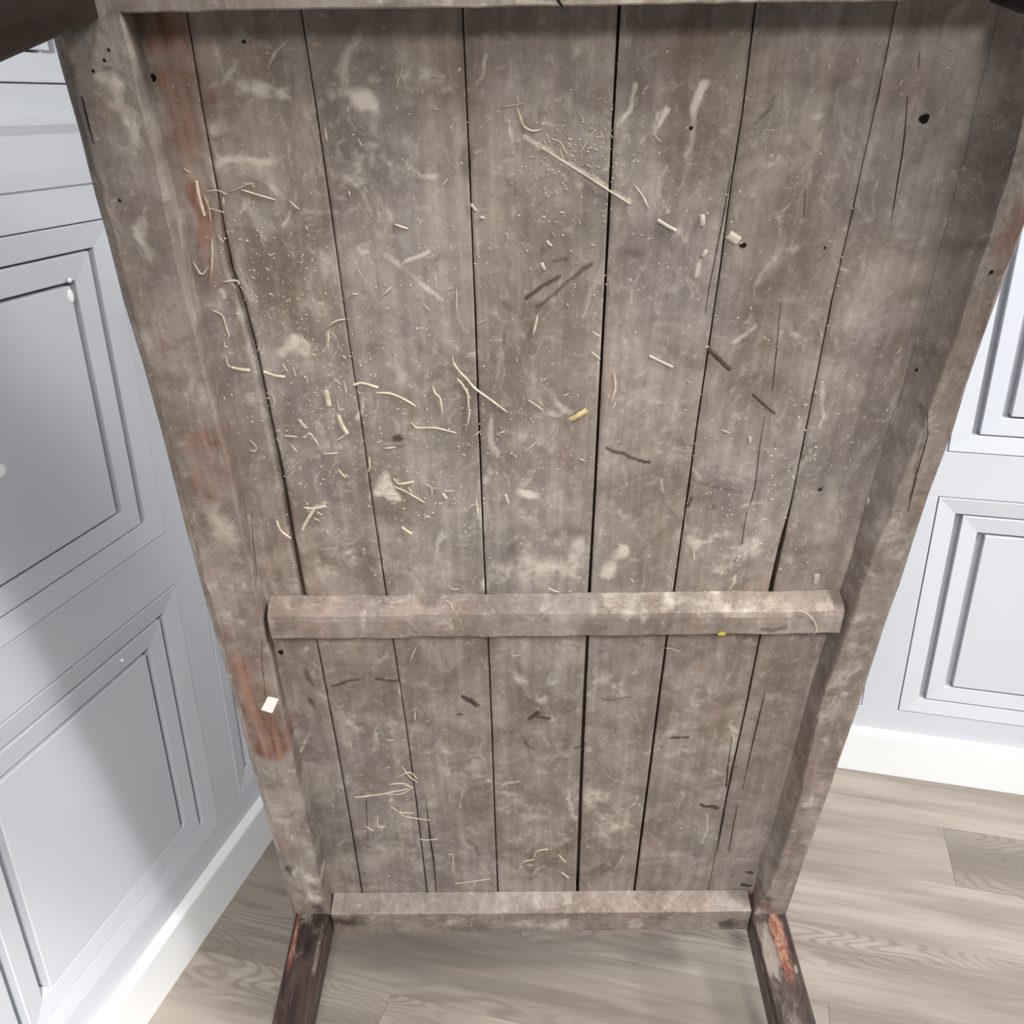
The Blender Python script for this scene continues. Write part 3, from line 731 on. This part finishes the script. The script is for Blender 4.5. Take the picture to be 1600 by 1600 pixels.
for k, px, py, rx, ry in ((0, 240, 121, 4, 6), (1, 381, 65, 3, 2.5), (6, 1444, 185, 8, 7), (5, 1161, 383, 5.5, 4), (0, 439, 1019, 4, 5), (5, 1289, 387, 2, 2), (4, 1080, 200, 3, 3), (6, 1281, 765, 2.5, 2.5)):
    disc('nail_hole', px, py, rx, ry, W_PL + .0002, M_HOLE, planks[k])
for px, py in ((170, 78), (163, 94), (146, 111), (187, 313)):
    disc('worm_hole', px, py, 2.0, 3.0, .0002, M_HOLE, side_l, rot=.6)
disc('nail_hole', 1549, 425, 3, 3, .0002, M_HOLE, side_r)
disc('nail_hole', 1432, 578, 2.5, 3, -.018, M_HOLE, side_r)
disc('paint_spot', 1128, 990, 6, 4, -.0042, M_YEL, [c for c in table.children if c.name.startswith('cross_rail')][0])

# --- legs
LEG_L = 0.722
def leg(uo, ui, vi, vo, du_o, du_i, length, marks):
    """square leg standing off the corner; outer edge u=uo, inner u=ui, towards the middle v=vi, outer v=vo"""
    n = 120; ss = np.linspace(0, 1, n)
    m = 12
    ring = []
    cs = [(uo, vi, du_o), (ui, vi, du_i), (ui, vo, du_i), (uo, vo, du_o)]
    rnd = .004
    for q in range(4):
        a = np.array(cs[q][:2]); b = np.array(cs[(q + 1) % 4][:2]); da, db = cs[q][2], cs[(q + 1) % 4][2]
        L = np.linalg.norm(b - a)
        for t in np.linspace(rnd / L, 1 - rnd / L, m):
            ring.append((*(a + (b - a) * t), da + (db - da) * t, q, t))
        ring.append((*(b + (a - b) / L * rnd * .3 + (np.array(cs[(q + 2) % 4][:2]) - b) / np.linalg.norm(np.array(cs[(q + 2) % 4][:2]) - b) * rnd * .3), db, q, 1.0))
    ring = np.array(ring)
    P = np.zeros((n, len(ring) + 1, 3)); mk = np.zeros((n, len(ring) + 1, 4), np.float32); mk[..., 3] = 1
    rr = np.vstack([ring, ring[:1]])
    vc = (vi + vo) / 2
    tap = 1 - .10 * ss
    P[..., 0] = rr[None, :, 0] + rr[None, :, 2] * (ss * length)[:, None]
    P[..., 1] = vo + (rr[None, :, 1] - vo) * (tap[:, None])
    P[..., 2] = (W_PL + .001) + (length - W_PL - .001) * ss[:, None]
    for ch, s, face, s0, s1, t0, t1 in marks:
        cs_, ct = (s0 + s1) / 2, (t0 + t1) / 2
        d = np.sqrt(((P[..., 2] - cs_) / max((s1 - s0) / 2, 1e-4)) ** 2 + ((rr[None, :, 4] - ct) / max((t1 - t0) / 2, 1e-4)) ** 2) if s1 - s0 < .6 else np.zeros(P.shape[:2])
        x = np.clip(1.5 - d, 0, 1); val = s * x * (rr[None, :, 3] == face)
        mk[..., ch] = np.maximum(mk[..., ch], val)
    sgn = np.sign(ui - uo) * np.sign(vi - vo)
    if sgn > 0: P = P[:, ::-1]; mk = mk[:, ::-1]
    me = grid_mesh('leg', P, mk.reshape(-1, 4))
    # foot cap
    import bmesh
    bm = bmesh.new(); bm.from_mesh(me)
    bmesh.ops.remove_doubles(bm, verts=bm.verts, dist=1e-6)
    es = [e for e in bm.edges if e.is_boundary]
    bmesh.ops.holes_fill(bm, edges=es, sides=0)
    bmesh.ops.recalc_face_normals(bm, faces=bm.faces)
    bm.to_mesh(me); bm.free()
    me.polygons.foreach_set('use_smooth', [False] * len(me.polygons))
    return link('leg', me, M_LACQ, table)
# faces: 0 = towards the middle of the top (seen from above), 1 = inner side, 2 outer end, 3 outer side
leg(-.4215, -.3620, .003, -.058, -.026, -.040, LEG_L, [(2,.8,0,.00,.10,.05,.22),(2,.6,1,.02,.09,.0,.2),(0,.6,0,.02,.12,.8,.95),(1,.7,0,.02,.09,.45,.7),(0,.45,0,-.01,.02,.1,.6),(0,.35,0,.2,.5,.3,.6)])
leg(.4215, .3620, -.008, -.067, .033, .017, LEG_L, [(2,1,0,-.01,.11,.18,.55),(0,.75,0,.0,.12,.5,.95),(0,.4,0,.12,.4,.2,.9),(0,.9,0,.085,.10,.10,.22),(1,.7,0,.0,.1,.05,.16),(2,.7,1,.075,.10,.0,.25),(0,.5,3,0,.5,.6,1)])
TU0, TU1 = float(L_OUT(1.38)), float(R_OUT(1.38))
leg(TU0, -.3640, 1.3765, 1.4365, -.026, -.040, LEG_L, [(1,1,k,-.1,1,-.2,1.2) for k in range(4)])  # both upper legs blackened on every face, shade put into the colour
leg(TU1, float(L_INF(1.38)) * -1 + .02, 1.374, 1.434, .026, .020, LEG_L, [(1,1,k,-.1,1,-.2,1.2) for k in range(4)])

# --- paper sticker on the left rail
q = [tp(x, y, .0003) for x, y in ((418.7, 1088), (435.3, 1092), (425.6, 1114), (407.8, 1108.7))]
cen = np.mean(q, 0)
v, f = [], []
loop = []
for i in range(4):
    a, b, c = np.array(q[i - 1]), np.array(q[i]), np.array(q[(i + 1) % 4])
    for t in (.14, 0.04):
        loop.append(b + (a - b) * t)
    for t in (0.04, .14):
        loop.append(b + (c - b) * t)
loop = [p - cen for p in loop]
n = len(loop)
v = [(p[0], p[1], 0) for p in loop] + [(p[0], p[1], .0005) for p in loop]
f = [tuple(reversed(range(n, 2 * n)))] + [(i, (i + 1) % n, n + (i + 1) % n, n + i) for i in range(n)] + [tuple(range(n))]
st = link('paper_sticker', mesh('paper_sticker', v, f), M_PAPER)
st.matrix_world = TABLE_MW @ Matrix.Translation((cen[0], cen[1], .0004))
tag(st, 'small square white paper sticker on the reddish left rail', 'sticker')

# ------------------------------------------------------------------ straw, flakes and dust clinging to the planks
def smooth_path(pts, n=5):
    p = np.array(pts, float)
    if len(p) < 3: return np.array([p[0] + (p[-1] - p[0]) * t for t in np.linspace(0, 1, 4)])
    ext = np.vstack([2 * p[0] - p[1], p, 2 * p[-1] - p[-2]])
    out = []
    for i in range(1, len(ext) - 2):
        for t in np.linspace(0, 1, n, endpoint=False):
            a, b, c, d = ext[i - 1], ext[i], ext[i + 1], ext[i + 2]
            out.append(.5 * ((2 * b) + (c - a) * t + (2 * a - 5 * b + 4 * c - d) * t * t + (3 * b - a - 3 * c + d) * t ** 3))
    out.append(p[-1])
    return np.array(out)
def sliver(name, pts, wpx, mat, w=W_PL, lift=.0012, blunt=False):
    q = np.array([tp(x, y, w) for x, y in smooth_path(pts)])
    c = q.mean(0); q = q - c
    s = mpp(*pts[0], w); hw = max(wpx * s * .5, .00035); th = max(.0004, min(hw * .7, .0011))
    n = len(q); v, f = [], []
    for i, p in enumerate(q):
        a = q[max(0, i - 1)]; b = q[min(n - 1, i + 1)]; d = (b - a) / max(np.linalg.norm(b - a), 1e-9)
        nr = np.array([-d[1], d[0]])
        t = i / (n - 1)
        k = 1.0 if blunt else min(1, .35 + 3.2 * min(t, 1 - t) + .15 * math.sin(i * 2.1 + pts[0][0]))
        z = lift * math.sin(math.pi * t) * (.5 + .5 * math.sin(pts[0][0] * .7)) + th
        for sx, sz in ((1, 0), (.3, 1), (-.5, .9), (-1, 0), (0, -1)):
            v.append((p[0] + nr[0] * hw * k * sx, p[1] + nr[1] * hw * k * sx, z + th * sz))
    for i in range(n - 1):
        for j in range(5):
            f.append((i * 5 + j, i * 5 + (j + 1) % 5, i * 5 + 5 + (j + 1) % 5, i * 5 + 5 + j))
    f += [tuple(range(5)), tuple(reversed(range((n - 1) * 5, n * 5)))]
    me = mesh(name, v, f)
    import bmesh
    bm = bmesh.new(); bm.from_mesh(me); bmesh.ops.recalc_face_normals(bm, faces=bm.faces); bm.to_mesh(me); bm.free()
    o = link(name, me, mat)
    o.matrix_world = TABLE_MW @ Matrix.Translation((c[0], c[1], w))
    return o
S1, S2 = M_STRAW, M_STRAW2
STRAWS = [
 (2,S1,[(787,167),(805,164),(820,161)]), (2.5,S1,[(808,150),(810,161)]), (1.8,S1,[(630,103),(625,120),(619,138)]), (2.5,S1,[(676,115),(680,121)]),
 (2.8,S1,[(700,278),(690,291)]), (3,S2,[(679,160),(680,170),(686,170)]), (2,S1,[(861,216),(875,222),(886,241)]), (2,S1,[(875,232),(880,250)]), (2,S2,[(884,228),(895,229)]),
 (2,S1,[(890,240),(898,246)]), (3,S2,[(932,198),(918,220),(906,238)]), (3,S2,[(980,16),(974,31)]), (3,S1,[(992,290),(1004,306),(1013,325)]),
 (2.5,S1,[(926,518),(939,526)]), (2.5,S1,[(924,549),(938,561)]), (2.2,S1,[(938,205),(942,215)]), (2,S1,[(925,230),(935,235)]), (2,S1,[(916,255),(924,262)]),
 (4,S1,[(617,350),(627,354),(638,357)]), (4,S1,[(612,447),(600,460)]), (3,S1,[(550,458),(560,459)]), (2,S1,[(662,475),(671,485)]), (2,S1,[(713,450),(714,468),(713,486)]),
 (2.2,S2,[(745,507),(762,497)]), (3,S1,[(714,590),(724,602),(735,622)]), (2.4,S1,[(730,605),(732,630),(733,650),(727,672)]), (3.4,S2,[(714,592),(722,600),(728,611)]),
 (3.5,S1,[(676,602),(680,613),(688,622),(691,646)]), (5,S1,[(553,601),(567,598),(591,605)]), (2,S1,[(558,610),(564,615)]), (4,S1,[(588,613),(610,614),(632,623),(650,634)]),
 (3,S1,[(643,660),(653,668),(680,668),(713,676)]), (4,S1,[(840,492),(837,505),(833,523)]), (2,S1,[(825,624),(848,640)]), (2,S1,[(880,618),(889,614)]),
 (5,M_CHIP,[(854,376),(862,384)]), (6,M_CHIP,[(846,410),(851,421)]), (5,M_CHIP,[(736,318),(744,329)]), (5,M_CHIP,[(750,339),(757,340)]), (3,S1,[(875,331),(882,332)]),
 (3,S1,[(331,372),(332,400),(330,434)]), (2.5,S1,[(302,409),(315,428),(327,415)]), (2,S1,[(341,368),(350,378)]), (3.4,S1,[(349,440),(370,438),(374,445)]),
 (2.2,S1,[(330,484),(347,492),(353,510),(358,525),(352,530)]), (2.2,S1,[(354,557),(356,568),(362,574)]), (2,S1,[(350,532),(352,541),(356,541)]), (6,S1,[(363,574),(391,578)]),
 (5,S1,[(412,580),(430,586),(446,588)]), (2,S1,[(470,522),(482,540)]), (2,S1,[(498,540),(488,550),(493,555)]), (3,S1,[(512,511),(525,501),(541,498)]), (4,S1,[(513,518),(514,536)]),
 (2,S2,[(431,527),(442,518)]), (2.5,S1,[(442,568),(450,580)]), (2,S1,[(458,572),(463,588)]), (8,S1,[(509,609),(512,620),(514,633)]), (7,S1,[(529,648),(534,662),(543,677)]),
 (3,S1,[(525,688),(543,677)]), (3,S1,[(478,685),(485,676),(498,694)]), (6,S2,[(468,655),(478,668)]), (3,S1,[(445,680),(466,682)]), (2.5,S1,[(455,695),(464,705)]),
 (3,S1,[(506,708),(528,707)]), (2,S1,[(391,688),(400,696),(399,704),(391,703)]), (2.5,S2,[(450,736),(463,725)]), (3,S1,[(529,733),(540,746)]), (2.5,S1,[(325,664),(335,669)]),
 (1.5,S1,[(424,613),(430,628),(424,641)]), (2,S2,[(407,535),(402,550)]), (2,S1,[(521,590),(533,600)]), (2.2,S1,[(537,594),(542,615)]), (2,S1,[(527,625),(531,640),(540,637)]),
 (4,S1,[(432,812),(440,828),(455,840)]), (5,S1,[(472,828),(480,812),(492,794)]), (4,S1,[(475,792),(490,794)]), (5,S1,[(490,794),(510,790)]), (2.5,S1,[(495,798),(504,804)]),
 (2,S1,[(490,808),(499,813)]), (2.6,S1,[(615,746),(622,754),(634,757)]), (5,S1,[(628,755),(647,752)]), (2.6,S1,[(617,760),(635,768),(664,785)]), (2.5,S1,[(607,772),(620,772),(623,768)]),
 (2,S1,[(638,760),(644,770)]), (5,S1,[(628,823),(643,833)]), (3,S1,[(663,810),(667,806),(672,808)]), (3,S1,[(601,700),(619,698)]), (1.6,S1,[(664,756),(674,761),(675,776)]),
 (2.5,S1,[(577,712),(578,728),(575,738)]), (5,S1,[(692,770),(698,778)]), (3.4,S1,[(744,780),(747,804)]), (2.6,S1,[(734,792),(743,786)]), (4.5,M_CHIP,[(790,772),(794,785)]),
 (2,S1,[(695,767),(710,766)]), (4,S1,[(856,918),(873,924)]), (3,S1,[(888,923),(893,923)]), (2,S1,[(704,919),(718,920)]), (2.2,S1,[(905,716),(914,720)]), (2.2,S1,[(984,902),(990,909)]),
 (5,S1,[(307,282),(313,310),(320,337)]), (1.6,S1,[(319,305),(327,325),(330,347)]), (3,S1,[(377,296),(404,304),(431,312)]), (1.6,S1,[(377,294),(382,285),(396,292)]), (3,S1,[(452,313),(468,327)]),
 (3,S1,[(508,199),(511,220)]), (2,S1,[(560,216),(566,229)]), (2,S1,[(323,299),(340,297),(355,304)]), (2,S1,[(328,325),(351,332)]), (2.5,S1,[(287,262),(297,270)]), (3,S1,[(349,308),(350,320)]),
 (2,S1,[(360,300),(392,286),(397,293)]), (2,S1,[(478,352),(482,360)]), (3,S1,[(545,297),(547,305)]), (2,S1,[(420,401),(431,394)]),
 (3,S1,[(555,1245),(595,1240),(640,1231)]), (3,S1,[(610,1224),(630,1223),(645,1230)]), (2.4,S1,[(622,1213),(640,1205),(652,1216)]), (2.4,S1,[(628,1196),(640,1212),(653,1222)]),
 (2.2,S1,[(600,1240),(625,1240),(643,1232)]), (2,S1,[(604,1155),(616,1155)]), (2,S1,[(608,1257),(625,1268),(648,1270)]), (2,S1,[(625,1262),(631,1274),(672,1281)]), (2,S1,[(657,1311),(684,1310)]),
 (3,S1,[(573,1291),(583,1297)]), (2.4,S1,[(590,1272),(591,1290),(602,1291)]), (2,S1,[(711,1380),(735,1376),(766,1372)]), (1.8,S1,[(700,1335),(708,1336),(706,1366)]), (2.4,S1,[(833,1340),(840,1329),(856,1326)]),
 (2.4,S1,[(873,1335),(885,1347)]), (3,S1,[(877,1362),(889,1371)]), (2,S1,[(813,1350),(820,1345),(835,1342)]), (2,S1,[(1040,1012),(1050,1013),(1064,1018)]), (2,S1,[(1100,922),(1108,930),(1121,929)]),
 (2.5,S1,[(1083,857),(1085,874)]), (4,M_CHIP,[(1155,868),(1151,876)]), (5,M_CHIP,[(1171,681),(1171,691)]), (2.5,S1,[(1255,632),(1262,632)]), (2,S1,[(1280,517),(1285,527)]), (2,S1,[(1400,552),(1409,543)]),
 (3,S1,[(1127,671),(1140,676)]), (2,S1,[(1124,899),(1129,892)]), (2,S1,[(1072,592),(1078,598)]), (1.6,S1,[(800,1015),(801,1023),(815,1022)]), (2,S1,[(640,1035),(652,1006)]), (2.4,S1,[(648,1112),(649,1125)]),
 (2.6,S1,[(740,1375),(742,1380)]), (2.2,S1,[(540,740),(546,746)]), (2.2,S1,[(700,452),(708,448)]), (2.2,S2,[(560,420),(566,432)]), (3,S2,[(408,365),(410,372)]), (2,S1,[(446,472),(455,466)]),
 (2,S1,[(1021,210),(1033,222)]), (2,S1,[(820,705),(838,690)]), (2,S1,[(780,676),(788,674)]), (2,S1,[(742,680),(752,672)]), (2,S2,[(860,690),(872,670)]), (2.5,S1,[(956,640),(962,628)]),
]
SPECIAL = [
 (3.4,S1,[(806,163),(812,180),(818,196),(828,203),(838,204),(848,201)],'curled_straw','curled pale straw hooked below a small cross near the top of the planks'),
 (4,S1,[(707,556),(709,567),(718,580),(730,592),(742,606),(768,625),(792,643)],'long_straw','longest golden straw with a frayed knot, lying across the third plank joint'),
 (3.6,S2,[(846,231),(900,264),(945,293),(985,319)],'long_straw','long grey straw lying slantwise across the widest plank joint'),
 (9,M_LEAF,[(891,655),(903,648),(917,640)],'dry_leaf_scrap','yellow leaf-shaped scrap left of the wide middle joint'),
 (3,S1,[(959,582),(961,600),(960,612),(954,630)],'bent_straw','upright straw bent at its foot, just right of the wide joint'),
 (8,M_CHIP,[(1097,335),(1097,352)],'paint_flake','oblong pale flake left of the fifth plank joint'),
 (15,M_CHIP,[(1138,366),(1154,376)],'paint_flake','squarish pale flake beside a dark nail hole'),
 (7,M_CHIP,[(1104,390),(1097,400)],'paint_flake','small pale flake below the oblong flake'),
 (6,M_CHIP,[(1027,343),(1042,352),(1056,360)],'wood_shaving','short wide pale shaving right of the wide joint'),
 (4.5,M_CHIP,[(1014,555),(1030,563),(1051,573)],'wood_shaving','ragged pale shaving left of the two dark splinters'),
 (6,M_DARKCHIP,[(1106,543),(1124,560),(1141,577)],'dark_splinter','thick dark brown splinter touching the fifth plank joint'),
 (4,M_DARKCHIP,[(1176,615),(1193,630),(1211,645)],'dark_splinter','thin dark splinter lying alone on the sixth plank'),
 (9,M_CHIP,[(1276,896),(1274,911)],'paint_flake','cream flake just above the right end of the cross rail'),
 (5,M_CHIP,[(1357,776),(1355,788)],'paint_flake','small tan flake at the foot of the right rail'),
 (3,M_DARKCHIP,[(735,1090),(747,1101)],'dark_splinter','short dark splinter below the cross rail, left of the third joint'),
]
ORD = ['first', 'second', 'third', 'fourth', 'fifth', 'sixth', 'seventh']
def straw_label(wpx, pts, noun='straw'):
    p = np.array(pts, float); cx, cy = p.mean(0)
    u, vv = tp(cx, cy, W_PL)
    k = sum(u > float(g(vv)) for g in gap_c)
    L = np.linalg.norm(np.diff(p, axis=0), axis=1).sum(); ch = np.linalg.norm(p[-1] - p[0])
    size = 'long' if L > 38 else 'short' if L > 16 else 'tiny'
    thick = 'thick' if wpx >= 4 else 'thin' if wpx >= 2.3 else 'hair-thin'
    d = abs(p[-1] - p[0])
    shape = 'bent' if L > 1.12 * ch else 'upright' if d[1] > 2 * d[0] else 'level' if d[0] > 2.2 * d[1] else 'slanting'
    zone = ('near the top' if cy < 280 else 'in the upper part' if cy < 460 else 'at mid height' if cy < 620 else 'a hand above the cross rail' if cy < 760 else 'just above the cross rail' if cy < 940 else 'below the cross rail')
    return '%s %s %s %s on the %s plank, %s' % (size, thick, shape, noun, ORD[min(k, 6)], zone)
for wpx, mat, pts in STRAWS:
    chip = mat is M_CHIP
    o = sliver('paint_flake' if chip else 'straw_piece', pts, wpx, mat, blunt=chip or wpx >= 5)
    if chip: tag(o, straw_label(wpx, pts, 'flake'), 'flake', 'tiny flakes on the planks')
    else: tag(o, straw_label(wpx, pts), 'straw', 'straw pieces on the planks')
by_label = {}
for o in COL.objects:
    if o.get('group') and o.get('category') in ('straw', 'flake'): by_label.setdefault(o['label'], []).append(o)
for lab, os_ in by_label.items():      # alike ones on one plank are told apart by their height
    if len(os_) < 2: continue
    os_.sort(key=lambda o: -o.location.z)
    words = {2: ['upper one', 'lower one'], 3: ['topmost', 'middle one', 'lowest']}.get(len(os_), ['topmost'] + [w + ' down' for w in ORD[1:]] + ['lowest'] * 20)
    for o, w_ in zip(os_, words): o['label'] = lab + ', ' + w_
for wpx, mat, pts, nm, lab in SPECIAL:
    tag(sliver(nm, pts, wpx, mat, blunt=mat is not S1), lab, nm.split('_')[-1] if nm != 'dry_leaf_scrap' else 'leaf scrap')
tag(sliver('curved_fibre', [(1245,953),(1258,957),(1269,966),(1275,978),(1275,986),(1270,992)], 1.8, S1, -.0045, .0008), 'thin pale fibre curved like a hook on the right end of the cross rail', 'fibre')
tag(sliver('short_fibre', [(697,937),(704,943),(709,956)], 2, S1, -.0045, .0005), 'short pale fibre on the left half of the cross rail', 'fibre')
tag(sliver('hanging_fibre', [(1290,1000),(1293,1007),(1298,1011)], 1.6, S1, W_PL, .001), 'short pale fibre in the dark corner under the cross rail', 'fibre')

# fine crumbs of straw and dust: too many to count
cl = [(480,650,95,110,420),(885,245,45,38,200),(720,420,150,140,240),(1000,330,80,90,130),(620,720,110,110,260),(760,700,90,90,130),(1150,800,110,90,190),
      (430,430,60,90,150),(610,1270,50,60,80),(850,1340,50,30,70),(1270,700,70,160,160),(950,230,40,40,90)]
cand = []
for cx, cy, sx, sy, n in cl:
    for _ in range(int(n * .7)): cand.append((rng.gauss(cx, sx), rng.gauss(cy, sy)))
for _ in range(520): cand.append((rng.uniform(250, 1500), rng.uniform(70, 1395)))
v, f = [], []
for px, py in cand:
    if not (60 < py < 1395) or 915 < py < 1000: continue
    u, vv = tp(px, py, W_PL)
    if not (float(L_INB(vv)) + .003 < u < float(R_INB(vv)) - .003): continue
    a = rng.uniform(0, math.pi); L = rng.choice([.0005, .0006, .0008, .001, .0016]) * rng.uniform(.7, 1.3); b = min(L, rng.uniform(.0004, .0008))
    ca, sa = math.cos(a), math.sin(a); k = len(v)
    for x, y, z in ((-L, -b * .6, 0), (L, -b, 0), (L * .8, b, 0), (-L * .9, b * .8, 0), (0, 0, rng.uniform(.0007, .0013))):
        v.append((u + x * ca - y * sa, vv + x * sa + y * ca, W_PL + z))
    f += [(k, k + 1, k + 4), (k + 1, k + 2, k + 4), (k + 2, k + 3, k + 4), (k + 3, k, k + 4)]
cr = link('straw_crumbs', mesh('straw_crumbs', v, f), M_STRAW, table)
tag(cr, 'fine pale straw crumbs and dust scattered over the table planks', kind='stuff')
